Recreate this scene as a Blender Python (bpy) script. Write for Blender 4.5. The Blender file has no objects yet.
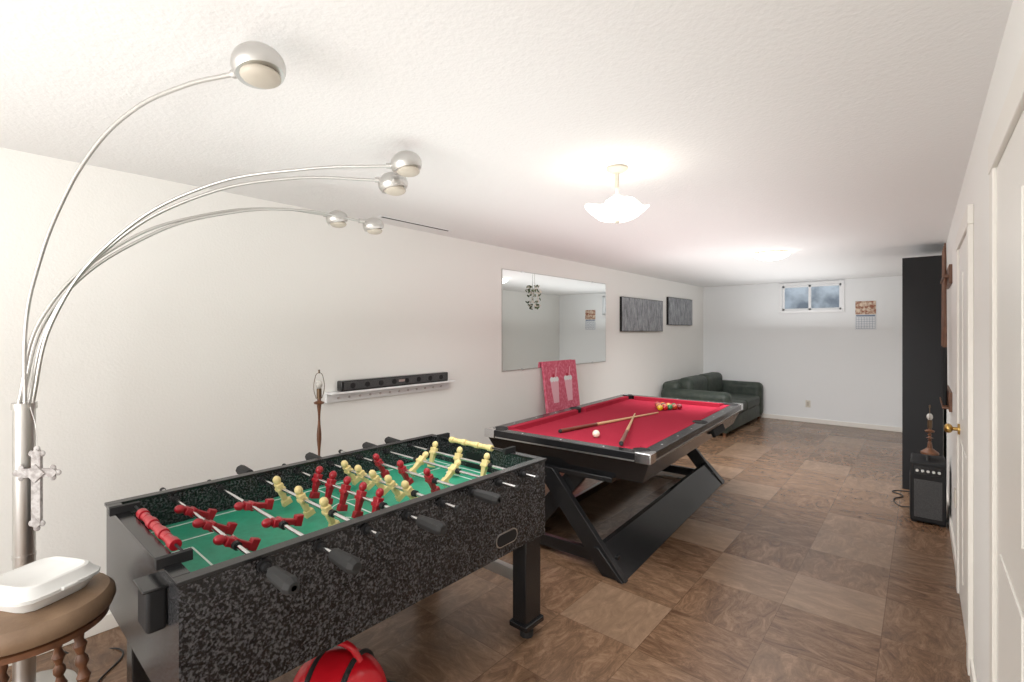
import bpy, bmesh, math, random
from mathutils import Vector, Matrix, Euler
random.seed(4)
S = bpy.context.scene
S.view_settings.view_transform = 'Standard'
COL = S.collection

# ---------------------------------------------------------------- materials
def mat(name, col, rough=0.5, metal=0.0, emit=0, ecol=None, spec=0.5, coat=0, noise=None, bump=None, trans=0):
    m = bpy.data.materials.new(name); m.use_nodes = True
    nt = m.node_tree; b = nt.nodes['Principled BSDF']
    b.inputs['Base Color'].default_value = (*col, 1)
    b.inputs['Roughness'].default_value = rough
    b.inputs['Metallic'].default_value = metal
    b.inputs['Specular IOR Level'].default_value = spec
    b.inputs['Coat Weight'].default_value = coat
    b.inputs['Transmission Weight'].default_value = trans
    if emit:
        b.inputs['Emission Color'].default_value = (*(ecol or col), 1)
        b.inputs['Emission Strength'].default_value = emit
    tc = nt.nodes.new('ShaderNodeTexCoord')
    if noise:   # (scale, color2, contrast lo, hi)
        n = nt.nodes.new('ShaderNodeTexNoise'); n.inputs['Scale'].default_value = noise[0]
        n.inputs['Detail'].default_value = 6
        r = nt.nodes.new('ShaderNodeValToRGB')
        r.color_ramp.elements[0].position = noise[2]; r.color_ramp.elements[1].position = noise[3]
        r.color_ramp.elements[0].color = (*col, 1); r.color_ramp.elements[1].color = (*noise[1], 1)
        nt.links.new(tc.outputs['Object'], n.inputs['Vector'])
        nt.links.new(n.outputs['Fac'], r.inputs['Fac'])
        nt.links.new(r.outputs['Color'], b.inputs['Base Color'])
    if bump:    # (scale,strength,dist)
        n = nt.nodes.new('ShaderNodeTexNoise'); n.inputs['Scale'].default_value = bump[0]
        n.inputs['Detail'].default_value = 5
        bp = nt.nodes.new('ShaderNodeBump'); bp.inputs['Strength'].default_value = bump[1]
        bp.inputs['Distance'].default_value = bump[2]
        nt.links.new(tc.outputs['Object'], n.inputs['Vector'])
        nt.links.new(n.outputs['Fac'], bp.inputs['Height'])
        nt.links.new(bp.outputs['Normal'], b.inputs['Normal'])
    return m

M = {}
M['wall'] = mat('wall_paint', (.875, .865, .83), .75, bump=(75, .3, .004))
M['wallb'] = mat('back_wall_paint', (.86, .87, .87), .75, bump=(75, .25, .004))
M['ceil'] = mat('ceiling_texture', (.865, .86, .85), .85, bump=(60, .42, .006))
M['trim'] = mat('trim_paint', (.85, .82, .76), .45)
M['door'] = mat('door_paint', (.84, .82, .77), .4)
M['white'] = mat('white_paint', (.85, .85, .85), .4)
M['chrome'] = mat('chrome', (.75, .75, .76), .18, 1)
M['brushed'] = mat('brushed_nickel', (.62, .61, .59), .32, 1)
M['black'] = mat('black_lacquer', (.012, .012, .013), .18)
M['blackm'] = mat('black_matte', (.014, .014, .015), .6, spec=.3)
M['rubber'] = mat('rubber', (.02, .02, .02), .7)
M['granite'] = mat('speckled_laminate', (.007, .007, .008), .26, noise=(120, (.095, .095, .10), .46, .64))
M['red'] = mat('red_plastic', (.36, .01, .02), .3)
M['redvac'] = mat('red_gloss', (.60, .01, .02), .22)
M['yellow'] = mat('yellow_plastic', (.74, .60, .27), .4)
M['turf'] = mat('green_field', (.025, .27, .16), .45, noise=(40, (.03, .33, .20), .3, .7))
M['line'] = mat('white_line', (.8, .85, .8), .5)
M['felt'] = mat('red_felt', (.36, .022, .046), .95, noise=(200, (.41, .03, .058), .3, .7), spec=.1)
M['mirror'] = mat('mirror_glass', (.88, .91, .90), .015, 1)
M['wood'] = mat('dark_wood', (.10, .04, .018), .4, noise=(18, (.20, .085, .04), .3, .7))
M['cue'] = mat('maple', (.68, .46, .24), .35)
M['cueb'] = mat('cue_butt', (.16, .04, .02), .3)
M['leather'] = mat('tan_leather', (.20, .125, .075), .5, noise=(9, (.32, .21, .13), .35, .7), bump=(120, .3, .003))
M['foam'] = mat('foam_white', (.80, .80, .78), .6)
M['sofa'] = mat('green_upholstery', (.022, .034, .026), .55, noise=(12, (.050, .062, .048), .35, .7), bump=(150, .3, .003))
M['pink'] = mat('pink_paint', (.66, .10, .17), .6, noise=(30, (.76, .20, .28), .45, .6))
M['pinkl'] = mat('light_pink_paint', (.88, .48, .55), .6)
M['crim'] = mat('crimson_paint', (.5, .02, .05), .6)
M['glow'] = mat('lit_glass', (1, .97, .9), .4, emit=1.7, ecol=(1, .97, .90))
M['glow2'] = mat('lit_acrylic', (1, .97, .9), .4, emit=6, ecol=(1, .97, .92))
M['glow0'] = mat('lit_glass_dim', (1, .97, .9), .3, emit=.3, ecol=(1, .93, .8))
M['cream'] = mat('cream_metal', (.55, .50, .42), .4)
M['brass'] = mat('aged_brass', (.55, .36, .12), .3, 1)
M['harp'] = mat('dark_bronze', (.16, .11, .07), .4, 1)
M['bulb'] = mat('bulb_glass', (.60, .58, .54), .2)
M['leaf'] = mat('leaf_green', (.10, .14, .07), .6)
M['petal'] = mat('petal', (.75, .70, .62), .6)
M['paper'] = mat('paper', (.78, .80, .82), .8)
M['photo'] = mat('calendar_photo', (.30, .10, .05), .6, noise=(22, (.75, .62, .48), .4, .62))
M['blue'] = mat('calendar_ink', (.15, .20, .30), .7)
M['grille'] = mat('speaker_grille', (.03, .03, .032), .7, noise=(400, (.09, .09, .09), .45, .55))
M['well'] = mat('window_well_wall', (.22, .25, .29), .8, noise=(2.5, (.52, .57, .62), .42, .58), emit=0)
M['cross'] = mat('whitewashed_metal', (.36, .33, .32), .55, noise=(50, (.56, .54, .53), .4, .6))
M['ivory'] = mat('ivory_plastic', (.70, .66, .58), .4)

# forest canvas
def forest(name, seed):
    m = bpy.data.materials.new(name); m.use_nodes = True; nt = m.node_tree; b = nt.nodes['Principled BSDF']
    tc = nt.nodes.new('ShaderNodeTexCoord'); mp = nt.nodes.new('ShaderNodeMapping')
    mp.inputs['Scale'].default_value = (1, 7, 2.2); mp.inputs['Location'].default_value = (seed, seed, 0)
    n = nt.nodes.new('ShaderNodeTexNoise'); n.inputs['Scale'].default_value = 3; n.inputs['Detail'].default_value = 10; n.inputs['Roughness'].default_value = .8
    r = nt.nodes.new('ShaderNodeValToRGB')
    r.color_ramp.elements[0].position = .33; r.color_ramp.elements[0].color = (.06, .065, .075, 1)
    r.color_ramp.elements[1].position = .68; r.color_ramp.elements[1].color = (.50, .52, .55, 1)
    nt.links.new(tc.outputs['Object'], mp.inputs['Vector']); nt.links.new(mp.outputs['Vector'], n.inputs['Vector'])
    nt.links.new(n.outputs['Fac'], r.inputs['Fac']); nt.links.new(r.outputs['Color'], b.inputs['Base Color'])
    b.inputs['Roughness'].default_value = .6
    return m

def floor_mat():
    m = bpy.data.materials.new('cork_tile'); m.use_nodes = True; nt = m.node_tree; L = nt.links.new
    b = nt.nodes['Principled BSDF']; N = nt.nodes.new
    tc = N('ShaderNodeTexCoord')
    sc = N('ShaderNodeVectorMath'); sc.operation = 'MULTIPLY_ADD'; sc.inputs[1].default_value = (1/.46, 1/.46, 0); sc.inputs[2].default_value = (.35, .2, 0)
    L(tc.outputs['Object'], sc.inputs[0])
    fl = N('ShaderNodeVectorMath'); fl.operation = 'FLOOR'; L(sc.outputs[0], fl.inputs[0])
    fr = N('ShaderNodeVectorMath'); fr.operation = 'FRACTION'; L(sc.outputs[0], fr.inputs[0])
    wn = N('ShaderNodeTexWhiteNoise'); wn.noise_dimensions = '3D'; L(fl.outputs[0], wn.inputs['Vector'])
    off = N('ShaderNodeVectorMath'); off.operation = 'MULTIPLY_ADD'
    off.inputs[1].default_value = (37, 37, 37); L(wn.outputs['Color'], off.inputs[0]); L(tc.outputs['Object'], off.inputs[2])
    outs = []
    for s in ((1, 2.6, 1), (2.6, 1, 1)):
        mp = N('ShaderNodeMapping'); mp.inputs['Scale'].default_value = s; L(off.outputs[0], mp.inputs['Vector'])
        n = N('ShaderNodeTexNoise'); n.inputs['Scale'].default_value = 5.5; n.inputs['Detail'].default_value = 10
        n.inputs['Roughness'].default_value = .80; n.inputs['Distortion'].default_value = .9
        L(mp.outputs['Vector'], n.inputs['Vector']); outs.append(n.outputs['Fac'])
    gt = N('ShaderNodeMath'); gt.operation = 'GREATER_THAN'; gt.inputs[1].default_value = .5; L(wn.outputs['Value'], gt.inputs[0])
    mx = N('ShaderNodeMix'); mx.data_type = 'FLOAT'; L(gt.outputs[0], mx.inputs['Factor']); L(outs[0], mx.inputs[2]); L(outs[1], mx.inputs[3])
    r1 = N('ShaderNodeValToRGB'); e = r1.color_ramp.elements
    e[0].position = .35; e[0].color = (.072, .036, .019, 1); e[1].position = .67; e[1].color = (.29, .175, .108, 1)
    k = e.new(.5); k.color = (.155, .086, .048, 1)
    L(mx.outputs[0], r1.inputs['Fac'])
    r2 = N('ShaderNodeValToRGB'); r2.color_ramp.interpolation = 'LINEAR'; e = r2.color_ramp.elements
    e[0].position = 0; e[0].color = (0, 0, 0, 1); e[1].position = 1; e[1].color = (.50, .50, .50, 1)
    k = e.new(.75); k.color = (.18, .18, .18, 1)
    sep = N('ShaderNodeSeparateColor'); L(wn.outputs['Color'], sep.inputs[0])
    L(sep.outputs[1], r2.inputs['Fac'])
    m2 = N('ShaderNodeMix'); m2.data_type = 'RGBA'; L(r2.outputs['Color'], m2.inputs['Factor']); L(r1.outputs['Color'], m2.inputs[6])
    m2.inputs[7].default_value = (.37, .26, .18, 1)
    # seams
    sx = N('ShaderNodeSeparateXYZ'); L(fr.outputs[0], sx.inputs[0])
    ms = []
    for o in (sx.outputs[0], sx.outputs[1]):
        a = N('ShaderNodeMath'); a.operation = 'LESS_THAN'; a.inputs[1].default_value = .008; L(o, a.inputs[0]); ms.append(a)
    a = N('ShaderNodeMath'); a.operation = 'MAXIMUM'; L(ms[0].outputs[0], a.inputs[0]); L(ms[1].outputs[0], a.inputs[1])
    a2 = N('ShaderNodeMath'); a2.operation = 'MULTIPLY'; a2.inputs[1].default_value = .45; L(a.outputs[0], a2.inputs[0])
    m3 = N('ShaderNodeMix'); m3.data_type = 'RGBA'; L(a2.outputs[0], m3.inputs['Factor']); L(m2.outputs[2], m3.inputs[6])
    m3.inputs[7].default_value = (.05, .025, .012, 1)
    L(m3.outputs[2], b.inputs['Base Color'])
    b.inputs['Roughness'].default_value = .27
    bp = N('ShaderNodeBump'); bp.inputs['Strength'].default_value = .12; bp.inputs['Distance'].default_value = .004
    L(mx.outputs[0], bp.inputs['Height']); L(bp.outputs['Normal'], b.inputs['Normal'])
    return m

# ---------------------------------------------------------------- helpers
def grp(name, loc=(0, 0, 0), rot=(0, 0, 0), local=False):
    e = bpy.data.objects.new(name, None); e.location = loc; e.rotation_euler = rot; e.empty_display_size = .1
    COL.objects.link(e); e['loc'] = 1 if local else 0
    return e
def link(o, parent):
    COL.objects.link(o)
    if parent:
        o.parent = parent
        if not parent['loc']:
            o.matrix_parent_inverse = Matrix.Translation(-Vector(parent.location))
    return o

class B:
    def __init__(s): s.bm = bmesh.new()
    def _mat(s, vs, M4): bmesh.ops.transform(s.bm, matrix=M4, verts=vs)
    def box(s, c, sz, rot=None, taper=None):
        r = bmesh.ops.create_cube(s.bm, size=1)['verts']
        if taper:
            for v in r:
                if v.co.z < 0: v.co.x *= taper[0]; v.co.y *= taper[1]
        R = Euler(rot or (0, 0, 0)).to_matrix().to_4x4()
        s._mat(r, Matrix.Translation(c) @ R @ Matrix.Diagonal((*sz, 1)))
        return s
    def sph(s, c, r, sc=(1, 1, 1), rot=None, u=20, v=12):
        q = bmesh.ops.create_uvsphere(s.bm, u_segments=u, v_segments=v, radius=r)['verts']
        R = Euler(rot or (0, 0, 0)).to_matrix().to_4x4()
        s._mat(q, Matrix.Translation(c) @ R @ Matrix.Diagonal((*sc, 1))); return s
    def cyl(s, p1, p2, r1, r2=None, seg=20):
        r2 = r1 if r2 is None else r2
        p1 = Vector(p1); p2 = Vector(p2); d = p2-p1
        q = bmesh.ops.create_cone(s.bm, cap_ends=True, segments=seg, radius1=r1, radius2=r2, depth=d.length)['verts']
        R = d.to_track_quat('Z', 'Y').to_matrix().to_4x4()
        s._mat(q, Matrix.Translation((p1+p2)/2) @ R); return s
    def tor(s, c, R0, r, M4=None, n=36, k=8):
        vs = []
        for i in range(n):
            a = 2*math.pi*i/n; ring = []
            for j in range(k):
                b = 2*math.pi*j/k
                ring.append(s.bm.verts.new(((R0+r*math.cos(b))*math.cos(a), (R0+r*math.cos(b))*math.sin(a), r*math.sin(b))))
            vs.append(ring)
        for i in range(n):
            for j in range(k):
                s.bm.faces.new((vs[i][j], vs[(i+1) % n][j], vs[(i+1) % n][(j+1) % k], vs[i][(j+1) % k]))
        al = [v for r_ in vs for v in r_]
        s._mat(al, Matrix.Translation(c) @ (M4 or Matrix.Identity(4))); return s
    def lathe(s, prof, c=(0, 0, 0), seg=32, M4=None):
        rings = []
        for r, z in prof:
            rings.append([s.bm.verts.new((r*math.cos(2*math.pi*i/seg), r*math.sin(2*math.pi*i/seg), z)) for i in range(seg)])
        for a, b in zip(rings, rings[1:]):
            for i in range(seg):
                s.bm.faces.new((a[i], a[(i+1) % seg], b[(i+1) % seg], b[i]))
        if prof[0][0] > 1e-4: s.bm.faces.new(rings[0][::-1])
        if prof[-1][0] > 1e-4: s.bm.faces.new(rings[-1])
        s._mat([v for r in rings for v in r], Matrix.Translation(c) @ (M4 or Matrix.Identity(4))); return s
    def poly(s, pts, thick):   # extruded polygon (list of 3D pts) along vector thick
        a = [s.bm.verts.new(p) for p in pts]; t = Vector(thick)
        b = [s.bm.verts.new(Vector(p)+t) for p in pts]; n = len(a)
        s.bm.faces.new(a[::-1]); s.bm.faces.new(b)
        for i in range(n): s.bm.faces.new((a[i], a[(i+1) % n], b[(i+1) % n], b[i]))
        return s
    def done(s, name, m, parent=None, bev=0, smooth=True, sub=0, bseg=3):
        bmesh.ops.recalc_face_normals(s.bm, faces=s.bm.faces)
        me = bpy.data.meshes.new(name); s.bm.to_mesh(me); s.bm.free()
        me.materials.append(m)
        for p in me.polygons: p.use_smooth = smooth
        if smooth: me.set_sharp_from_angle(angle=math.radians(38))
        o = bpy.data.objects.new(name, me); link(o, parent)
        if bev:
            b = o.modifiers.new('b', 'BEVEL'); b.width = bev; b.segments = bseg; b.limit_method = 'ANGLE'; b.harden_normals = False
        if sub:
            b = o.modifiers.new('s', 'SUBSURF'); b.levels = sub; b.render_levels = sub
        return o
def box(name, c, sz, m, parent=None, bev=0, rot=None, **k):
    return B().box(c, sz, rot).done(name, m, parent, bev, **k)
def boxr(name, a, b, m, parent=None, bev=0):
    return box(name, [(p+q)/2 for p, q in zip(a, b)], [abs(q-p) for p, q in zip(a, b)], m, parent, bev)
def tube(name, pts, r, m, parent=None, cyc=False):
    cu = bpy.data.curves.new(name, 'CURVE'); cu.dimensions = '3D'; cu.bevel_depth = r; cu.bevel_resolution = 4; cu.use_fill_caps = True
    sp = cu.splines.new('BEZIER'); sp.bezier_points.add(len(pts)-1); sp.use_cyclic_u = cyc; sp.resolution_u = 16
    for bp, p in zip(sp.bezier_points, pts):
        bp.co = p; bp.handle_left_type = bp.handle_right_type = 'AUTO'
    cu.materials.append(m)
    o = bpy.data.objects.new(name, cu); return link(o, parent)

# ---------------------------------------------------------------- room shell
XL, XR, YB, YF, ZC = -3.28, .18, 9.65, -2.6, 2.44
T = .12
boxr('floor', (XL-T, YF-T, -.1), (XR+T, YB+T, 0), floor_mat())
boxr('ceiling', (XL-T, YF-T, ZC), (XR+T, YB+T, ZC+.1), M['ceil'])
boxr('wall_left', (XL-T, YF-T, 0), (XL, YB+T, ZC), M['wall'])
boxr('wall_right', (XR, YF-T, 0), (XR+T, YB+T, ZC), M['wall'])
boxr('wall_front', (XL, YF-T, 0), (XR, YF, ZC), M['wall'])
wx0, wx1, wz0, wz1 = -1.90, -1.02, 1.94, 2.38
wb = B()
def bb(b, a, c): b.box([(p+q)/2 for p, q in zip(a, c)], [abs(q-p) for p, q in zip(a, c)])
bb(wb, (XL, YB, 0), (wx0, YB+T, ZC)); bb(wb, (wx1, YB, 0), (XR, YB+T, ZC))
bb(wb, (wx0, YB, 0), (wx1, YB+T, wz0)); bb(wb, (wx0, YB, wz1), (wx1, YB+T, ZC))
wb.done('wall_back', M['wallb'], smooth=False)
# baseboards
boxr('baseboard_left', (XL, YF, 0), (XL+.014, YB, .085), M['trim'], bev=.004)
boxr('baseboard_back', (XL+.014, YB-.014, 0), (XR-.014, YB, .075), M['trim'], bev=.004)
br = B()
for y0, y1 in ((YF, .86), (2.12, 3.03), (4.03, YB)): bb(br, (XR-.014, y0, 0), (XR, y1, .085))
br.done('baseboard_right', M['trim'], bev=.004)
# window
w = grp('window_1', ((wx0+wx1)/2, YB, 2.15))
f = B(); fw = .045
bb(f, (wx0-fw, YB-.02, wz0-fw), (wx0, YB, wz1+fw)); bb(f, (wx1, YB-.02, wz0-fw), (wx1+fw, YB, wz1+fw))
bb(f, (wx0, YB-.02, wz1), (wx1, YB, wz1+fw)); bb(f, (wx0-.02, YB-.035, wz0-fw), (wx1+.02, YB, wz0))
f.done('casing', M['white'], w, bev=.003)
f = B(); y0, y1 = YB+.03, YB+.06; q = .035
bb(f, (wx0, y0, wz0), (wx0+q, y1, wz1)); bb(f, (wx1-q, y0, wz0), (wx1, y1, wz1))
bb(f, (wx0, y0, wz1-q), (wx1, y1, wz1)); bb(f, (wx0, y0, wz0), (wx1, y1, wz0+q))
xm = (wx0+wx1)/2-.02; bb(f, (xm-.02, y0, wz0), (xm+.02, y1, wz1))
f.done('sash', M['white'], w, bev=.003)
boxr('window_well', (wx0-.4, YB+.45, 1.5), (wx1+.4, YB+.50, 2.52), M['well'], w)

# doors on the right wall
def door(name, ya, yb, knob):
    g = grp(name, (XR, (ya+yb)/2, 0))
    c = B(); cw = .09
    bb(c, (XR-.02, ya-cw, 0), (XR, ya, 2.07)); bb(c, (XR-.02, yb, 0), (XR, yb+cw, 2.07)); bb(c, (XR-.022, ya-cw-.004, 2.07), (XR, yb+cw+.004, 2.16))
    c.done('casing', M['trim'], g, bev=.004)
    boxr('slab', (XR-.010, ya+.003, .01), (XR, yb-.003, 2.068), M['door'], g, bev=.002)
    p = B()
    for z0, z1 in ((.2, .95), (1.1, 1.9)):
        for a, b_ in ((ya+.1, (ya+yb)/2-.04), ((ya+yb)/2+.04, yb-.1)):
            bb(p, (XR-.014, a, z0), (XR-.009, b_, z1))
    p.done('raised_panels', M['door'], g, bev=.002)
    k = B(); k.cyl((XR-.01, knob, 1.0), (XR-.02, knob, 1.0), .032); k.cyl((XR-.02, knob, 1.0), (XR-.045, knob, 1.0), .011)
    k.sph((XR-.06, knob, 1.0), .028, (.75, 1, 1)); k.done('knob', M['brass'], g)
door('door_1', .95, 2.03, 1.0)
door('door_2', 3.12, 3.94, 3.87)

# outlets
def plate(name, c, axis):
    g = grp(name, c); x, y, z = c
    if axis == 'y':
        box('cover', (x, y-.004, z), (.075, .008, .12), M['ivory'], g, .002)
        box('sockets', (x, y-.009, z), (.035, .003, .07), M['cream'], g, .001)
        s = B()
        for dz in (-.02, .02):
            for dx in (-.006, .006): s.box((x+dx, y-.0108, z+dz), (.002, .001, .009))
        s.done('slots', M['blackm'], g)
    else:
        box('cover', (x-.004, y, z), (.008, .075, .12), M['ivory'], g, .002)
        box('sockets', (x-.009, y, z), (.003, .035, .07), M['cream'], g, .001)
plate('wall_outlet', (-1.5, YB, .32), 'y')
plate('wall_outlet', (XR, 4.55, .42), 'x')
plate('light_switch', (XR, 4.3, 1.2), 'x')

# ---------------------------------------------------------------- foosball table
X0, X1, Y0, Y1 = -2.44, -1.52, .40, 2.05
ZT, ZB = .905, .505; th = .032; zf = .765
g = grp('foosball_table', ((X0+X1)/2, (Y0+Y1)/2, 0))
b = B()
bb(b, (X0, Y0, ZB), (X0+th, Y1, ZT-.012)); bb(b, (X1-th, Y0, ZB), (X1, Y1, ZT-.012))
bb(b, (X0+th, Y0, ZB), (X1-th, Y0+th, ZT-.012)); bb(b, (X0+th, Y1-th, ZB), (X1-th, Y1, ZT-.012))
b.done('cabinet_sides', M['granite'], g, smooth=False)
b = B(); e = .006
bb(b, (X0-e, Y0-e, ZT-.012), (X0+th+e, Y1+e, ZT)); bb(b, (X1-th-e, Y0-e, ZT-.012), (X1+e, Y1+e, ZT))
bb(b, (X0+th+e, Y0-e, ZT-.012), (X1-th-e, Y0+th+e, ZT)); bb(b, (X0+th+e, Y1-th-e, ZT-.012), (X1-th-e, Y1+e, ZT))
b.done('top_rail', M['black'], g, bev=.002)
boxr('cabinet_bottom', (X0+th, Y0+th, ZB+.01), (X1-th, Y1-th, ZB+.03), M['blackm'], g)
boxr('playfield', (X0+th, Y0+th, zf-.02), (X1-th, Y1-th, zf), M['turf'], g)
b = B(); zl = zf+.001; cx, cy = (X0+X1)/2, (Y0+Y1)/2; lw = .006
def ln(xa, ya, xb, yb): b.box(((xa+xb)/2, (ya+yb)/2, zl), (abs(xb-xa)+lw, abs(yb-ya)+lw, .002))
ix0, ix1, iy0, iy1 = X0+th+.04, X1-th-.04, Y0+th+.04, Y1-th-.04
ln(ix0, iy0, ix1, iy0); ln(ix0, iy1, ix1, iy1); ln(ix0, iy0, ix0, iy1); ln(ix1, iy0, ix1, iy1); ln(ix0, cy, ix1, cy)
for s, yy in ((1, iy0), (-1, iy1)):
    for hw, dp in ((.2, .26), (.11, .12)):
        ln(cx-hw, yy, cx-hw, yy+s*dp); ln(cx+hw, yy, cx+hw, yy+s*dp); ln(cx-hw, yy+s*dp, cx+hw, yy+s*dp)
b.tor((cx, cy, zl), .12, .003, Matrix.Diagonal((1, 1, .4, 1)), k=4)
b.done('field_lines', M['line'], g)
b = B()
for yy in (Y0+th, Y1-th):
    b.box((cx, yy, zf+.045), (.2, .006, .085))
b.done('goal_mouths', M['blackm'], g)
# legs
b = B(); bf = B()
for lx in (X0+.07, X1-.045):
    for ly in (Y0+.12, Y1-.10):
        b.box((lx, ly, .30), (.09, .125, .44)); b.box((lx, ly, .075), (.115, .15, .03))
        bf.cyl((lx, ly, 0), (lx, ly, .03), .035); bf.cyl((lx, ly, .03), (lx, ly, .07), .02)
b.done('legs', M['black'], g, bev=.006)
bf.done('leveller_feet', M['rubber'], g)
b = B()
for ly in (Y0+.12, Y1-.10): bb(b, (X0+.11, ly-.02, .26), (X1-.09, ly+.02, .32))
b.done('leg_stretchers', M['brushed'], g, bev=.004)
# ball return slot
def slot(name, y, z, wd, h, m1, r):
    b = B(); pts = []
    for i in range(24):
        a = 2*math.pi*i/24
        pts.append((X1, y+(wd/2-h/2)*(1 if math.cos(a) > 0 else -1)+h/2*math.cos(a), z+h/2*math.sin(a)))
    b.poly(pts, (r, 0, 0)); return b.done(name, m1, g)
slot('ball_return_ring', 1.74, .585, .155, .068, M['brushed'], .003)
slot('ball_return_hole', 1.74, .585, .143, .056, M['blackm'], .005)
box('ball_cup', (-1.67, Y0-.025, .80), (.10, .05, .12), M['blackm'], g, .01)
box('cup_lip', (-1.67, Y0-.028, .862), (.11, .062, .008), M['black'], g, .003)
# score beads
for yy, mm, xa, xb in ((Y0+.055, M['red'], -2.17, -1.76), (Y1-.055, M['yellow'], -2.2, -1.85)):
    b = B(); n = 10; wd = (xb-xa)/n
    for i in range(n):
        x = xa+(i+.5)*wd
        b.cyl((x-wd*.46, yy, ZT+.010), (x+wd*.46, yy, ZT+.010), .014 if i % 3 else .018, seg=16)
    b.done('score_beads', mm, g, bev=.002)
    b = B(); b.cyl((xa-.10, yy, ZT+.012), (xb+.10, yy, ZT+.012), .004)
    for x in (xa-.10, xb+.10):
        b.box((x, yy+(-.03 if yy < 1 else .03), ZT+.01), (.02, .09, .03))
    b.done('score_bar', M['blackm'], g)
# rods & men
zr = .868
rods = [  # team, n men, angle, handle side near?, slide
    ('red', 3, 1.1, True, .0), ('red', 2, 1.35, True, .03), ('yellow', 3, .35, False, -.02), ('red', 5, -.25, True, .02),
    ('yellow', 5, .55, False, .0), ('red', 3, .45, True, -.03), ('yellow', 2, -.9, False, .02), ('yellow', 3, -.3, False, .0)]
rb = B(); hb = B(); bu = B(); men = {'red': B(), 'yellow': B()}
def man(bm_, x, y, ang):
    R = Matrix.Translation((x, y, zr)) @ Matrix.Rotation(ang, 4, 'X') @ Matrix.Diagonal((1.12, 1.12, 1.12, 1))
    def bx(c, s, tp=None):
        r = bmesh.ops.create_cube(bm_.bm, size=1)['verts']
        if tp:
            for v in r:
                if v.co.z < 0: v.co.x *= tp[0]; v.co.y *= tp[1]
        bmesh.ops.transform(bm_.bm, matrix=R @ Matrix.Translation(c) @ Matrix.Diagonal((*s, 1)), verts=r)
    bx((0, 0, .002), (.036, .026, .040), (.75, .9))     # torso
    bx((0, 0, -.036), (.026, .022, .040), (.75, .8))    # legs
    bx((0, .004, -.066), (.024, .034, .026), (.95, 1.15))  # foot
    bx((0, 0, -.004), (.040, .030, .014))               # rod collar
    q = bmesh.ops.create_uvsphere(bm_.bm, u_segments=12, v_segments=8, radius=.0155)['verts']
    bmesh.ops.transform(bm_.bm, matrix=R @ Matrix.Translation((0, 0, .038)) @ Matrix.Diagonal((1, 1, 1.15, 1)), verts=q)
    q = bmesh.ops.create_cone(bm_.bm, cap_ends=True, segments=10, radius1=.010, radius2=.009, depth=.012)['verts']
    bmesh.ops.transform(bm_.bm, matrix=R @ Matrix.Translation((0, 0, .024)), verts=q)
for i, (tm, n, ang, near, sl) in enumerate(rods):
    y = .618+i*.1763
    if near: xa, xb = X0-.15, X1+.20
    else: xa, xb = X0-.22, X1+.11
    xa += sl; xb += sl
    rb.cyl((xa, y, zr), (xb, y, zr), .0080, seg=14)
    sgn, hx = (1, xb) if near else (-1, xa)
    hb.cyl((hx-sgn*.135, y, zr), (hx-sgn*.02, y, zr), .021, .026, seg=8); hb.cyl((hx-sgn*.02, y, zr), (hx, y, zr), .026, .017, seg=8)
    ex = xa if near else xb
    hb.cyl((ex, y, zr), (ex-(-1 if near else 1)*.018, y, zr), .011)
    for wx, s2 in ((X0, -1), (X1, 1)):
        bu.cyl((wx, y, zr), (wx+s2*.012, y, zr), .020); bu.cyl((wx+s2*.012, y, zr), (wx+s2*.03, y, zr), .014)
        bu.cyl((wx-s2*th, y, zr), (wx-s2*(th+.02), y, zr), .015)
    sp = {2: .26, 3: .21, 5: .125}[n]
    for k in range(n):
        x = cx+sl+(k-(n-1)/2)*sp
        man(men[tm], x, y, ang+random.uniform(-.02, .02))
        if k in (0, n-1):
            d = .03 if k else -.03
            bu.cyl((x+d, y, zr), (x+d*1.7, y, zr), .014)
rb.done('rods', M['chrome'], g); hb.done('handles', M['rubber'], g, bev=.002); bu.done('bumpers', M['blackm'], g)
men['red'].done('red_players', M['red'], g, bev=.003, bseg=2); men['yellow'].done('yellow_players', M['yellow'], g, bev=.003, bseg=2)

# ---------------------------------------------------------------- pool table
pt = grp('pool_table', (-1.975, 3.98, 0), (0, 0, math.radians(3.5)), local=True)
HW, HL, RZ = .65, 1.28, .83
ro, ri = .085, .055
b = B()
def prism(b, top, bot):  # top/bot = (hx,hy,z)
    vs = []
    for hx, hy, z in (bot, top):
        vs.append([b.bm.verts.new((sx*hx, sy*hy, z)) for sx, sy in ((-1, -1), (1, -1), (1, 1), (-1, 1))])
    for i in range(4): b.bm.faces.new((vs[0][i], vs[0][(i+1) % 4], vs[1][(i+1) % 4], vs[1][i]))
    b.bm.faces.new(vs[0][::-1]); b.bm.faces.new(vs[1])
prism(b, (HW-.012, HL-.012, RZ-.055), (HW-.075, HL-.075, .625))
b.done('apron', M['black'], pt, bev=.006)
b = B()
bb(b, (-HW, -HL, RZ-.055), (-HW+ro, HL, RZ)); bb(b, (HW-ro, -HL, RZ-.055), (HW, HL, RZ))
bb(b, (-HW+ro, -HL, RZ-.055), (HW-ro, -HL+ro, RZ)); bb(b, (-HW+ro, HL-ro, RZ-.055), (HW-ro, HL, RZ))
b.done('top_rails', M['black'], pt, bev=.004)
boxr('cloth_bed', (-HW+ro, -HL+ro, RZ-.056), (HW-ro, HL-ro, RZ-.038), M['felt'], pt)
b = B(); pk = .075
def cushion(p, q, nrm):
    p = Vector(p); q = Vector(q); n = Vector(nrm); d = (q-p).normalized()
    c = [p, q, q-d*.03+n*ri, p+d*.03+n*ri]
    b.poly([(v.x, v.y, RZ-.040) for v in c], (0, 0, .040))
ax, ay = HW-ro, HL-ro
for sx in (-1, 1):
    for sy in (-1, 1):
        cushion((sx*ax, sy*.05, 0), (sx*ax, sy*(ay-pk), 0), (-sx, 0, 0))
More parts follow.
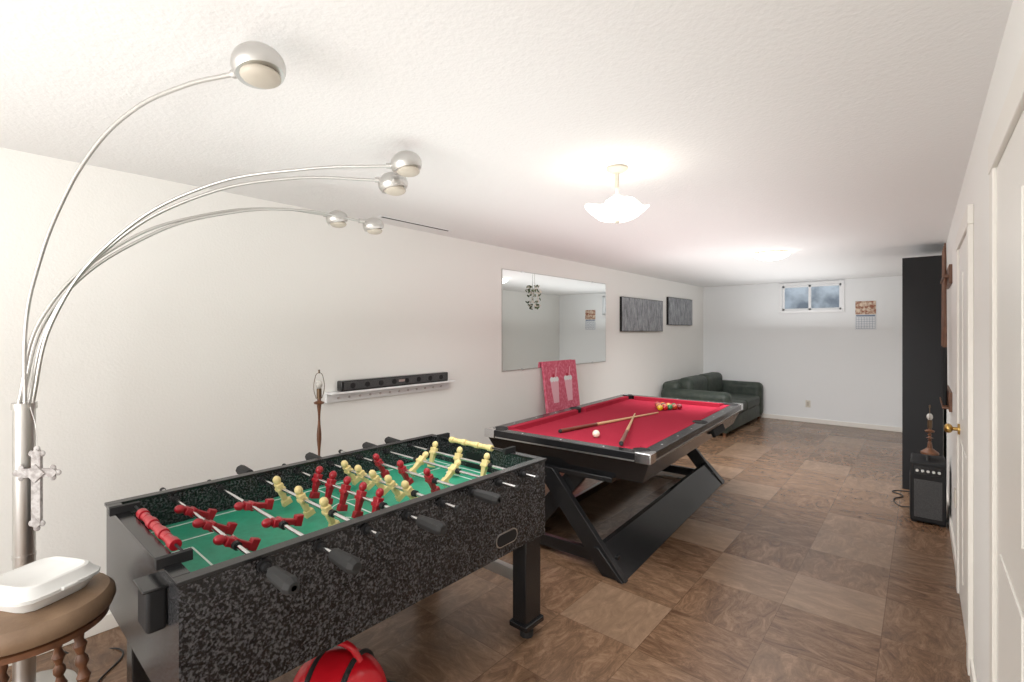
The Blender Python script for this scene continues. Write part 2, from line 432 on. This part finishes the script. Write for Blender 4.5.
for sy in (-1, 1): cushion((-(ax-pk), sy*ay, 0), (ax-pk, sy*ay, 0), (0, -sy, 0))
b.done('cushions', M['felt'], pt)
pb = B(); pr = B()
for px, py in ((ax, ay), (-ax, ay), (ax, -ay), (-ax, -ay), (ax+.02, 0), (-ax-.02, 0)):
    pb.cyl((px, py, RZ-.037), (px, py, RZ+.0015), .052, seg=28)
    pr.tor((px, py, RZ), .054, .006)
pb.done('pocket_cups', M['blackm'], pt); pr.done('pocket_rims', M['rubber'], pt)
b = B()
for sx in (-1, 1):
    for sy in (-1, 1):
        x, y = sx*HW, sy*HL
        b.poly([(x, y, RZ+.0005), (x-sx*.10, y, RZ+.0005), (x-sx*.085, y-sy*.03, RZ+.0005), (x-sx*.03, y-sy*.085, RZ+.0005), (x, y-sy*.10, RZ+.0005)], (0, 0, .004))
        b.box((x-sx*.045, y+sy*.002, RZ-.028), (.094, .008, .06)); b.box((x+sx*.002, y-sy*.045, RZ-.028), (.008, .094, .06))
b.done('corner_caps', M['chrome'], pt, bev=.0015)
b = B()
for i in range(1, 8):
    for sx in (-1, 1):
        if i != 4: b.cyl((sx*(HW-.04), -HL+i*2*HL/8, RZ), (sx*(HW-.04), -HL+i*2*HL/8, RZ+.001), .006)
for i in range(1, 4):
    for sy in (-1, 1): b.cyl((-HW+i*2*HW/4, sy*(HL-.04), RZ), (-HW+i*2*HW/4, sy*(HL-.04), RZ+.001), .006)
b.done('diamond_sights', M['white'], pt)
b = B()
b.box((0, -HL-.001, RZ-.05), (2*HW-.2, .006, .008)); b.box((HW+.001, 0, RZ-.05), (.006, 2*HL-.2, .008))
b.box((-HW-.001, 0, RZ-.05), (.006, 2*HL-.2, .008))
b.done('trim_strips', M['brushed'], pt)
box('ball_return_door', (HW-.038, .45, .70), (.03, .36, .09), M['blackm'], pt, .01, rot=(0, math.radians(-22), 0))
# X legs: planks
def plank(b, p, q, wdt, thk):  # in xz, at y=p[1]; width measured horizontally
    y = p[1]
    b.poly([(p[0]-wdt/2, y-thk/2, p[2]), (p[0]+wdt/2, y-thk/2, p[2]), (q[0]+wdt/2, y-thk/2, q[2]), (q[0]-wdt/2, y-thk/2, q[2])], (0, thk, 0))
b = B()
for sy in (-1, 1):
    yy = sy*(HL-.06)
    plank(b, (.41, yy-.028, 0), (-.13, yy-.028, .632), .16, .05)
    plank(b, (-.41, yy+.028, 0), (.13, yy+.028, .632), .16, .05)
    bb(b, (-.38, yy-.02 if sy < 0 else yy-.10, .60), (.38, yy+.10 if sy < 0 else yy+.02, .632))
    bb(b, (-.40, yy-sy*.055-.02, .03), (.40, yy-sy*.055+.02, .11))
b.done('x_legs', M['black'], pt, bev=.004)
b = B()
for sx in (-1, 1):   # slanted side planks following the legs
    x0, x1 = sx*.48, sx*.31
    b.poly([(x0, -HL-.01, .0), (x0+sx*-.035, -HL-.01, .0), (x1-sx*.035, -HL-.01, .18), (x1, -HL-.01, .18)], (0, 2*HL+.02, 0))
b.done('side_stretchers', M['black'], pt, bev=.004)

# balls
cols = [(.8, .55, .02), (.5, .06, .02), (.6, .02, .02), (.8, .25, .03), (.8, .2, .02), (.02, .25, .08), (.3, .02, .03), (.01, .01, .01)]
zb = RZ-.038+.0285
gb = grp('pool_ball_rack', (-1.97, 4.66, .79))
k = 0
for row in range(5):
    for c in range(row+1):
        m_ = mat('ball_%d' % k, cols[k % 8], .1, coat=1)
        B().sph((-1.97+(c-row/2)*.058, 4.56+row*.0505, zb), .0284).done('ball_%d' % k, m_, gb)
        k += 1
B().sph((-1.83, 3.10, zb), .0284).done('cue_ball', mat('cue_ball_ivory', (.85, .80, .65), .1, coat=1))
def cue(p, q, name='pool_cue'):
    g_ = grp(name, p); p = Vector(p); q = Vector(q); a = p.lerp(q, .32)
    B().cyl(p, a, .0155, .0125).done('butt', M['cueb'], g_)
    B().cyl(a, q, .0125, .0065).done('shaft', M['cue'], g_)
    B().cyl(p, p.lerp(q, -.01), .0155, .012).done('bumper', M['rubber'], g_)
    return g_
cue((-2.12, 3.06, zb-.012), (-1.92, 4.40, zb-.021))
c2 = cue((-1.49, 2.84, RZ+.018), (-2.06, 4.20, zb-.0215))

# ---------------------------------------------------------------- arc floor lamp
lx, ly = -2.9, .205
g = grp('arc_floor_lamp', (lx, ly, 0))
B().lathe([(.0001, 0), (.165, 0), (.17, .01), (.168, .028), (.15, .036), (.045, .04), (.042, .05)], (lx, ly, 0), 48).done('base', M['brushed'], g)
B().cyl((lx, ly, .04), (lx, ly, 1.25), .036, seg=32).cyl((lx, ly, 1.25), (lx, ly, 1.275), .041, seg=32).cyl((lx, ly, .62), (lx, ly, .635), .0375, seg=32).done('pole', M['brushed'], g)
arcs = [
 ((-1.45, .577, 2.34), [(0.01, 1.63), (.085, 1.854), (.2, 2.06), (.36, 2.24), (.539, 2.34), (.75, 2.365), (.93, 2.345)]),
 ((-1.80, 1.36, 2.345), [(.054, 1.627), (.207, 1.975), (.444, 2.215), (.716, 2.308), (.95, 2.335)]),
 ((-1.97, 1.41, 2.30), [(.05, 1.61), (.20, 1.95), (.43, 2.19), (.70, 2.300), (.95, 2.315)]),
 ((-2.52, 1.66, 2.215), [(.067, 1.672), (.283, 2.028), (.508, 2.190), (.738, 2.252), (.95, 2.235)]),
 ((-2.62, 1.48, 2.24), [(.06, 1.65), (.27, 2.0), (.50, 2.165), (.76, 2.25), (.95, 2.255)])]
for i, (H, pr_) in enumerate(arcs):
    a = i*2*math.pi/5; ox, oy = .022*math.cos(a), .022*math.sin(a)
    pts = [(lx+ox, ly+oy, 1.25)]
    for s, z in pr_: pts.append((lx+ox*(1-s)+(H[0]-lx)*s, ly+oy*(1-s)+(H[1]-ly)*s, z))
    tube('arc_%d' % (i+1), pts, .0072, M['brushed'], g)
    dv = Vector((H[0]-lx, H[1]-ly, 0)).normalized()
    Hc = Vector(H)
    # dome shade, open side down
    tilt = Matrix.Rotation(math.atan2(dv.y, dv.x), 4, 'Z') @ Matrix.Rotation(math.radians(-14), 4, 'Y')
    R_ = .072 if i < 3 else .062
    prof = [(R_*math.cos(t)*1.0, R_*math.sin(t)*.80) for t in [math.radians(d) for d in (-28, -15, 0, 15, 30, 45, 60, 75, 89.9)]]
    b = B(); b.lathe(prof+[(.0001, prof[-1][1])], Hc, 36, tilt)
    b.done('shade_%d' % (i+1), M['brushed'], g)
    B().sph(tuple(Hc+tilt.to_3x3() @ Vector((0, 0, -.030))), .056*R_/.074, (1, 1, .45)).done('bulb_%d' % (i+1), M['cream'], g)
    e0 = Vector(pts[-1]); B().cyl(e0-dv*.01, e0+dv*.035, .013).done('socket_%d' % (i+1), M['brushed'], g)

# decorative cross hanging on the pole
g = grp('decorative_cross', (-2.80, .20, .95))
b = B(); X, Y, Z = -2.80, .235, .96
Rz = Matrix.Translation((X, Y, Z)) @ Matrix.Rotation(math.radians(45), 4, 'Z')
def cb(c, s, rot=(0, 0, 0)):
    r = bmesh.ops.create_cube(b.bm, size=1)['verts']
    bmesh.ops.transform(b.bm, matrix=Rz @ Matrix.Translation(c) @ Euler(rot).to_matrix().to_4x4() @ Matrix.Diagonal((*s, 1)), verts=r)
cb((0, 0, -.03), (.036, .014, .30)); cb((0, 0, .03), (.13, .014, .036)); cb((0, -.004, .03), (.055, .018, .055), (0, math.pi/4, 0))
for c in ((-.062, .03), (.062, .03), (0, .11), (0, -.18)):
    cb((c[0], 0, c[1]), (.032, .016, .032), (0, math.pi/4, 0))
    for d in ((.020, 0), (-.020, 0), (0, .020), (0, -.020)):
        q = bmesh.ops.create_uvsphere(b.bm, u_segments=12, v_segments=8, radius=.013)['verts']
        bmesh.ops.transform(b.bm, matrix=Rz @ Matrix.Translation((c[0]+d[0], 0, c[1]+d[1])) @ Matrix.Diagonal((1, .5, 1, 1)), verts=q)
b.done('cross_body', M['cross'], g, bev=.002)
tube('hanging_wire', [(X, Y, Z+.12), (-2.85, .235, Z+.22), (-2.862, .22, Z+.30)], .0015, M['brushed'], g)

# ---------------------------------------------------------------- stool + take-out box
sx_, sy_ = -2.13, .165
g = grp('bar_stool', (sx_, sy_, 0))
B().lathe([(.0001, .665), (.18, .665), (.20, .675), (.208, .695), (.205, .715), (.19, .732), (.12, .74), (.0001, .742)], (sx_, sy_, 0), 48).done('seat', M['leather'], g)
B().lathe([(.0001, .635), (.17, .635), (.19, .645), (.19, .662), (.17, .668), (.0001, .668)], (sx_, sy_, 0), 40).done('seat_ring', M['wood'], g)
for i in range(4):
    a = math.pi/4+i*math.pi/2+.2
    p = Vector((sx_+.185*math.cos(a), sy_+.185*math.sin(a), 0)); q = Vector((sx_+.12*math.cos(a), sy_+.12*math.sin(a), .645))
    d = q-p; R = d.to_track_quat('Z', 'Y').to_matrix().to_4x4(); Ln = d.length
    pf = []
    for j in range(45):
        t = j/44; r = .014
        if .18 < t < .92: r = .014+.005*math.sin(t*80)
        if t < .06: r = .012+.1*t
        pf.append((r, t*Ln))
    B().lathe(pf, p, 16, R).done('turned_leg_%d' % (i+1), M['wood'], g)
b = B(); b.tor((sx_, sy_, .22), .165, .010); b.done('foot_ring', M['wood'], g)

g = grp('takeout_container', (sx_+.0, sy_+.02, .742), (0, 0, math.radians(28)), local=True)
g.scale = (1.08, 1.08, 1.08)
b = B()
def loft(b, rings, n=28):
    vs = []
    for hx, hy, z, rr in rings:
        ring = []
        for i in range(n):
            a = 2*math.pi*i/n; c, s = math.cos(a), math.sin(a); p = 5
            k = (abs(c)**p+abs(s)**p)**(-1/p)
            ring.append(b.bm.verts.new((hx*c*k, hy*s*k, z)))
        vs.append(ring)
    for A, C in zip(vs, vs[1:]):
        for i in range(n): b.bm.faces.new((A[i], A[(i+1) % n], C[(i+1) % n], C[i]))
    b.bm.faces.new(vs[0][::-1]); b.bm.faces.new(vs[-1])
loft(b, [(.085, .085, 0, 0), (.105, .105, .032, 0), (.112, .112, .034, 0), (.112, .112, .038, 0)])
b.done('tray', M['foam'], g)
b = B(); loft(b, [(.112, .112, .039, 0), (.112, .112, .043, 0), (.104, .104, .046, 0), (.09, .09, .068, 0), (.082, .082, .070, 0), (.078, .078, .067, 0)])
b.done('lid', M['foam'], g)
box('latch', (.113, 0, .040), (.012, .04, .01), M['foam'], g, .003)

# ---------------------------------------------------------------- red canister vacuum under the foosball table
vx, vy = -1.70, .97
g = grp('canister_vacuum', (vx, vy, 0), (0, 0, .5), local=True)
B().sph((0, 0, .20), .15, (1.25, .95, .98), u=32, v=20).done('body_shell', M['redvac'], g)
b = B()
for x in (-.07, .07): b.tor((x, 0, .20), .15*math.sqrt(1-(x/.19)**2)*.965, .011, Matrix.Rotation(math.pi/2, 4, 'Y'))
b.done('black_bands', M['rubber'], g)
b = B()
for s in (-1, 1): b.cyl((-.08, s*.12, .085), (-.08, s*.155, .085), .085, seg=32)
b.cyl((.13, -.02, .03), (.13, .02, .03), .03)
b.done('wheels', M['rubber'], g, bev=.005)
tube('carry_handle', [(-.09, 0, .33), (-.05, 0, .375), (.04, 0, .378), (.09, 0, .325)], .013, M['redvac'], g)
tube('hose', [(.18, 0, .2), (.28, .02, .22), (.34, .12, .12), (.26, .25, .03), (.05, .28, .025), (-.1, .25, .025)], .02, M['rubber'], g)

# ---------------------------------------------------------------- left wall things
g = grp('wall_mirror', (XL, 4.73, 1.69))
boxr('glass', (XL+.001, 3.68, 1.17), (XL+.008, 5.79, 2.215), M['mirror'], g, .001)
b = B()
for y in (4.0, 5.45):
    for z in (1.17, 2.215): b.box((XL+.007, y, z), (.012, .03, .02))
b.done('clips', M['chrome'], g)
b = B(); e_ = .006
bb(b, (XL+.001, 3.68-e_, 1.17-e_), (XL+.009, 3.68, 2.215+e_)); bb(b, (XL+.001, 5.79, 1.17-e_), (XL+.009, 5.79+e_, 2.215+e_))
bb(b, (XL+.001, 3.68, 1.17-e_), (XL+.009, 5.79, 1.17)); bb(b, (XL+.001, 3.68, 2.215), (XL+.009, 5.79, 2.215+e_))
b.done('edge_channel', M['brushed'], g)
g = grp('hanging_flower_ornament', (XL+.03, 4.2, 1.95))
tube('string', [(XL+.02, 4.2, 2.21), (XL+.025, 4.2, 2.05)], .0015, M['leaf'], g)
lb, fb = B(), B()
for i in range(44):
    t = random.random(); z = 2.08-t*.27; w_ = .06*math.sin(math.pi*(t*.8+.15))
    y = 4.2+random.uniform(-w_, w_); x = XL+.045+random.uniform(-.02, .03)
    (fb if i % 2 == 0 else lb).sph((x, y, z), .021, (.3, 1, .45), (random.uniform(-1.5, 1.5), random.uniform(-1, 1), random.uniform(-1, 1)), 8, 6)
lb.done('leaves', M['leaf'], g); fb.done('flowers', M['petal'], g)

for nm, y0, y1, z0, z1, sd in (('forest_canvas_print', 6.21, 7.62, 1.58, 2.065, 3), ('forest_canvas_print', 7.86, 8.95, 1.69, 2.15, 11)):
    g = grp(nm, (XL, (y0+y1)/2, (z0+z1)/2))
    boxr('stretched_canvas', (XL+.002, y0, z0), (XL+.04, y1, z1), forest('forest_%d' % sd, sd), g, .003)
    boxr('edge_frame', (XL+.001, y0-.006, z0-.006), (XL+.036, y1+.006, z1+.006), M['blackm'], g)

# soundbar and ledge
g = grp('wall_ledge', (XL, 2.35, 1.1))
boxr('ledge_board', (XL, 1.76, 1.124), (XL+.10, 2.94, 1.138), M['white'], g, .003)
boxr('ledge_back', (XL, 1.76, 1.06), (XL+.02, 2.94, 1.124), M['white'], g, .002)
b = B()
for i in range(12): b.cyl((XL+.02, 1.85+i*.09, 1.088), (XL+.026, 1.85+i*.09, 1.088), .008)
b.done('screw_caps', M['brushed'], g)
g = grp('soundbar', (XL+.06, 2.38, 1.18))
boxr('body', (XL+.02, 1.84, 1.1385), (XL+.085, 2.87, 1.216), M['black'], g, .008)
boxr('grille', (XL+.084, 1.86, 1.150), (XL+.088, 2.85, 1.208), M['grille'], g, .001)
b = B()
for i in range(8): b.cyl((XL+.087, 1.93+i*.122, 1.178), (XL+.0905, 1.93+i*.122, 1.178), .021, seg=24)
b.done('drivers', M['blackm'], g)
boxr('badge', (XL+.087, 2.34, 1.172), (XL+.090, 2.41, 1.19), M['brushed'], g)

# shadeless wooden floor lamp
def stick_lamp(name, x, y, z0, h, base):
    g = grp(name, (x, y, z0))
    f = h
    prof = [(.0001, 0), (base, 0), (base, .015), (base*.7, .03), (base*.3, .05), (.014, .09)]
    for t in [i/30 for i in range(31)]:
        z = .09+t*(f-.22-.09); r = .011+.004*math.sin(t*26)+(.012 if abs(t-.5) < .03 else 0)
        prof.append((r, z))
    prof += [(.03, f-.215), (.034, f-.205), (.012, f-.195), (.012, f-.18), (.0001, f-.18)]
    B().lathe(prof, (x, y, z0), 24).done('turned_column', M['wood'], g)
    B().cyl((x, y, z0+f-.18), (x, y, z0+f-.115), .016).done('socket', M['harp'], g)
    B().sph((x, y, z0+f-.088), .021, (1, 1, 1.4)).done('bulb', M['bulb'], g)
    pts = [(x, y-.02, z0+f-.18), (x, y-.036, z0+f-.12), (x, y-.030, z0+f-.05), (x, y-.012, z0+f-.012), (x, y+.012, z0+f-.012), (x, y+.030, z0+f-.05), (x, y+.036, z0+f-.12), (x, y+.02, z0+f-.18)]
    tube('harp', pts, .0022, M['harp'], g)
    B().cyl((x, y, z0+f-.012), (x, y, z0+f+.012), .006).done('finial', M['harp'], g)
stick_lamp('floor_lamp_without_shade', -3.06, 1.60, 0, 1.31, .13)

# pink canvas leaning on the wall
g = grp('pink_painted_canvas', (-3.085, 4.66, .004), (0, -.125, 0), local=True)
box('canvas', (-.015, 0, .62), (.03, .66, 1.23), M['pink'], g, .002)
b = B()
for y in (-.15, .13):
    z = .76
    b.poly([(.0005, y-.05, z), (.0005, y+.05, z), (.0005, y+.08, z+.25), (.0005, y-.08, z+.25)], (.002, 0, 0))
    b.poly([(.0005, y+.02, z+.28), (.0005, y+.032, z+.28), (.0005, y+.065, z+.40), (.0005, y+.053, z+.40)], (.002, 0, 0))
b.done('milkshake_cups', M['pinkl'], g)
b = B()
for y in (-.15, .13):
    for dy in (-.05, 0, .05): b.sph((.0015, y+dy, 1.025), .036, (.05, 1, .9), None, 12, 8)
b.done('whipped_cream', M['white'], g)
b = B()
for y in (-.15, .13):
    b.sph((.002, y-.01, 1.07), .02, (.2, 1, 1), None, 12, 8)
b.done('cherries', M['crim'], g)

# ---------------------------------------------------------------- sofa
g = grp('sofa', (-2.72, 8.45, 0))
SX0, SX1, SY0, SY1 = -3.24, -2.16, 7.42, 9.54
boxr('base_frame', (SX0+.03, SY0+.03, .06), (SX1-.03, SY1-.03, .28), M['sofa'], g, .02)
def soft(name, a, c, m, bev): 
    o = boxr(name, a, c, m, g, bev); o.modifiers['b'].segments = 6; return o
soft('arm_1', (SX0+.02, SY0, .06), (SX1, SY0+.24, .66), M['sofa'], .09)
soft('arm_2', (SX0+.02, SY1-.24, .06), (SX1, SY1, .66), M['sofa'], .09)
soft('backrest', (SX0, SY0+.10, .10), (SX0+.30, SY1-.10, .76), M['sofa'], .09)
for i in range(2):
    y0 = SY0+.245+i*.815
    soft('seat_cushion_%d' % (i+1), (SX0+.28, y0, .27), (SX1-.01, y0+.80, .45), M['sofa'], .05)
    soft('back_cushion_%d' % (i+1), (SX0+.20, y0+.01, .44), (SX0+.46, y0+.79, .82), M['sofa'], .09)
b = B()
for x in (SX0+.08, SX1-.08):
    for y in (SY0+.08, SY1-.08): b.cyl((x, y, 0), (x, y, .07), .02, .03)
b.done('feet', M['wood'], g)

# ---------------------------------------------------------------- calendar
g = grp('wall_calendar', (-.69, YB, 1.84))
boxr('sheet', (-.835, YB-.006, 1.60), (-.555, YB-.001, 2.07), M['paper'], g)
boxr('picture', (-.83, YB-.008, 1.85), (-.56, YB-.006, 2.065), M['photo'], g)
b = B()
for i in range(6): b.box((-.695, YB-.007, 1.62+i*.038), (.25, .002, .003))
for i in range(8): b.box((-.82+i*.0357, YB-.007, 1.715), (.003, .002, .19))
b.box((-.695, YB-.0075, 1.83), (.25, .002, .02))
b.done('date_grid', M['blue'], g)

# ---------------------------------------------------------------- black bookcase near right wall
g = grp('tall_black_bookcase', (.0, 6.7, 0))
bx0, bx1, by0, by1, bh = -.15, .155, 6.2, 7.1, 2.31
b = B()
bb(b, (bx0, by0, 0), (bx1, by0+.022, bh)); bb(b, (bx0, by1-.022, 0), (bx1, by1, bh)); bb(b, (bx1-.01, by0+.022, 0), (bx1, by1-.022, bh))
for z in (0.06, .42, .8, 1.18, 1.56, 1.94, bh-.022): bb(b, (bx0+.004, by0+.022, z), (bx1-.01, by1-.022, z+.022))
bb(b, (bx0+.01, by0+.022, 0), (bx0+.03, by1-.022, .06))
b.done('case_and_shelves', M['blackm'], g, smooth=False)

# cue rack
g = grp('wall_cue_rack', (XR, 5.4, 1.6))
b = B(); bb(b, (XR-.02, 5.05, 1.95), (XR, 5.75, 2.1)); bb(b, (XR-.055, 5.05, 2.0), (XR-.02, 5.75, 2.02)); bb(b, (XR-.02, 5.05, .95), (XR, 5.75, 1.1)); bb(b, (XR-.06, 5.05, .97), (XR-.02, 5.75, .99))
b.done('rack_boards', M['wood'], g, bev=.003)
for i in range(4):
    y = 5.15+i*.165
    B().cyl((XR-.04, y, .99), (XR-.04, y, 1.45), .0155, .0125).done('racked_butt_%d' % i, M['blackm'], g)
    B().cyl((XR-.04, y, 1.45), (XR-.04, y, 2.28), .0125, .0065).done('racked_shaft_%d' % i, M['wood'], g)

# amp
g = grp('guitar_amplifier', (.03, 5.35, 0))
boxr('cabinet', (-.075, 5.18, .012), (.15, 5.56, .50), M['blackm'], g, .012)
boxr('front_grille', (-.079, 5.21, .04), (-.074, 5.53, .38), M['grille'], g, .002)
boxr('side_panel', (-.05, 5.177, .05), (.125, 5.181, .36), M['grille'], g, .002)
boxr('control_panel', (-.05, 5.176, .40), (.125, 5.181, .47), M['black'], g, .002)
b = B()
for i in range(5): b.cyl((-.03+i*.034, 5.176, .435), (-.03+i*.034, 5.162, .435), .010)
b.done('knobs', M['brushed'], g)
tube('handle', [(.035, 5.27, .498), (.035, 5.29, .53), (.035, 5.43, .53), (.035, 5.45, .498)], .010, M['rubber'], g)
b = B()
for x in (-.05, .125):
    for y in (5.21, 5.53): b.cyl((x, y, 0), (x, y, .014), .018)
b.done('feet', M['rubber'], g)
stick_lamp('table_lamp_without_shade', .05, 5.36, .545, .40, .06)
tube('power_cord', [(-.078, 5.5, .03), (-.14, 5.55, .006), (-.20, 5.75, .006), (-.14, 5.92, .006), (-.22, 6.02, .006), (-.12, 6.1, .006), (.0, 6.08, .006), (.15, 6.0, .006)], .005, M['rubber'])
tube('lamp_cord', [(-3.26, .30, .2), (-3.20, .36, .01), (-3.0, .55, .006), (-2.75, .42, .006), (-2.6, .55, .006), (-2.72, .75, .006), (-3.0, .85, .006)], .004, M['rubber'])

# ---------------------------------------------------------------- ceiling fixtures
cxx, cyy = -1.22, 2.28
g = grp('semi_flush_ceiling_light', (cxx, cyy, ZC))
B().lathe([(.0001, ZC-.001), (.055, ZC-.001), (.055, ZC-.012), (.035, ZC-.025), (.012, ZC-.03), (.010, 2.30), (.02, 2.295), (.02, 2.28), (.0001, 2.28)][::-1], (cxx, cyy, 0), 32).done('canopy_and_stem', M['cream'], g)
B().lathe([(.03, 2.285), (.062, 2.262), (.072, 2.235), (.066, 2.235), (.055, 2.258), (.03, 2.278)], (cxx, cyy, 0), 32).done('upper_glass', M['glow0'], g)
b = B(); n = 48; rings = []
for r, z in ((.02, 2.160), (.07, 2.163), (.115, 2.178), (.150, 2.205), (.175, 2.226), (.170, 2.231), (.145, 2.212), (.11, 2.190), (.06, 2.175), (.02, 2.172)):
    ring = []
    for i in range(n):
        a = 2*math.pi*i/n; c, s = math.cos(a), math.sin(a); p = 2+1.4*min(1, r/.15); k = (abs(c)**p+abs(s)**p)**(-1/p)
        lift = .012*(r/.17)**2*math.cos(4*(a-math.pi/4))
        ring.append(b.bm.verts.new((cxx+r*c*k*.85, cyy+r*s*k*.85, z+lift)))
    rings.append(ring)
for A, C in zip(rings, rings[1:]):
    for i in range(n): b.bm.faces.new((A[i], A[(i+1) % n], C[(i+1) % n], C[i]))
b.bm.faces.new(rings[0][::-1]); b.bm.faces.new(rings[-1])
b.done('glass_dish', M['glow'], g)
B().lathe([(.0001, 2.145), (.010, 2.148), (.012, 2.156), (.006, 2.162), (.006, 2.285)], (cxx, cyy, 0), 20).done('finial_rod', M['cream'], g)
def flush(x, y):
    g = grp('flush_ceiling_light', (x, y, ZC))
    B().lathe([(.0001, ZC-.001), (.17, ZC-.001), (.17, ZC-.022), (.0001, ZC-.022)][::-1], (x, y, 0), 40).done('mount_ring', M['cream'], g)
    B().lathe([(.0001, ZC-.085), (.06, ZC-.082), (.12, ZC-.070), (.165, ZC-.045), (.18, ZC-.022), (.0001, ZC-.022)], (x, y, 0), 40).done('diffuser', M['glow2'], g)
flush(-1.25, 5.83); flush(-1.25, -1.3)  # second one is unseen behind the camera, added for extra room light
g = grp('ceiling_strip', (-3.07, 2.43, ZC))  # thin white strip with a dark line along the ceiling
boxr('strip_frame', (-3.10, 2.08, ZC-.006), (-3.05, 2.78, ZC), M['white'], g, .002)
b = B()
bb(b, (-3.085, 2.10, ZC-.0075), (-3.065, 2.76, ZC-.005))
b.done('strip_dark_line', M['blackm'], g)

# ---------------------------------------------------------------- lights
def area(name, loc, rot, sx, sy, pw, col=(1, .99, .98), spread=180):
    l = bpy.data.lights.new(name, 'AREA'); l.shape = 'RECTANGLE'; l.size = sx; l.size_y = sy; l.energy = pw; l.color = col
    l.spread = math.radians(spread)
    o = bpy.data.objects.new(name, l); o.location = loc; o.rotation_euler = rot; COL.objects.link(o); return o
area('bounce_flash', (-1.4, -.6, 1.62), (math.radians(180-15), 0, 0), 2.6, 2.0, 14)
area('rear_fill', (-1.5, -2.4, 1.4), (math.radians(90), 0, 0), 2.8, 2.0, 86)  # unseen fill added behind the camera to light the length of the room
area('bounce_mid', (-1.6, 3.2, 1.61), (math.radians(180), 0, 0), 1.8, 4.8, 24)  # added uplight, unseen from the camera, brightens the ceiling mid-room
area('bounce_far', (-1.55, 7.3, 1.61), (math.radians(180), 0, 0), 1.6, 4.0, 26, (.98, .99, 1))  # another added uplight with no visible source, for the far ceiling
area('fill_mid', (-1.5, 2.0, 2.2), (math.radians(25), 0, 0), 1.6, 1.4, 20, spread=125)  # added fill tilted down at floor and walls, its unseen back to camera
area('fill_far', (-1.5, 5.2, 2.2), (math.radians(35), 0, 0), 1.8, 1.4, 44, (.99, .99, 1), spread=108)  # unseen fill added to brighten the far end, not a fixture
wd = bpy.data.worlds.new('World'); S.world = wd; wd.use_nodes = True
wd.node_tree.nodes['Background'].inputs['Color'].default_value = (.82, .89, .95, 1)
wd.node_tree.nodes['Background'].inputs['Strength'].default_value = 1.5

# ---------------------------------------------------------------- camera
cam = bpy.data.cameras.new('camera'); co = bpy.data.objects.new('camera', cam); COL.objects.link(co)
co.location = (0, 0, 1.58); co.rotation_euler = (math.radians(90), 0, math.radians(40.5))
cam.sensor_width = 36; cam.lens = 480*36/1024; cam.shift_y = -10/1024; cam.clip_start = .02
S.camera = co
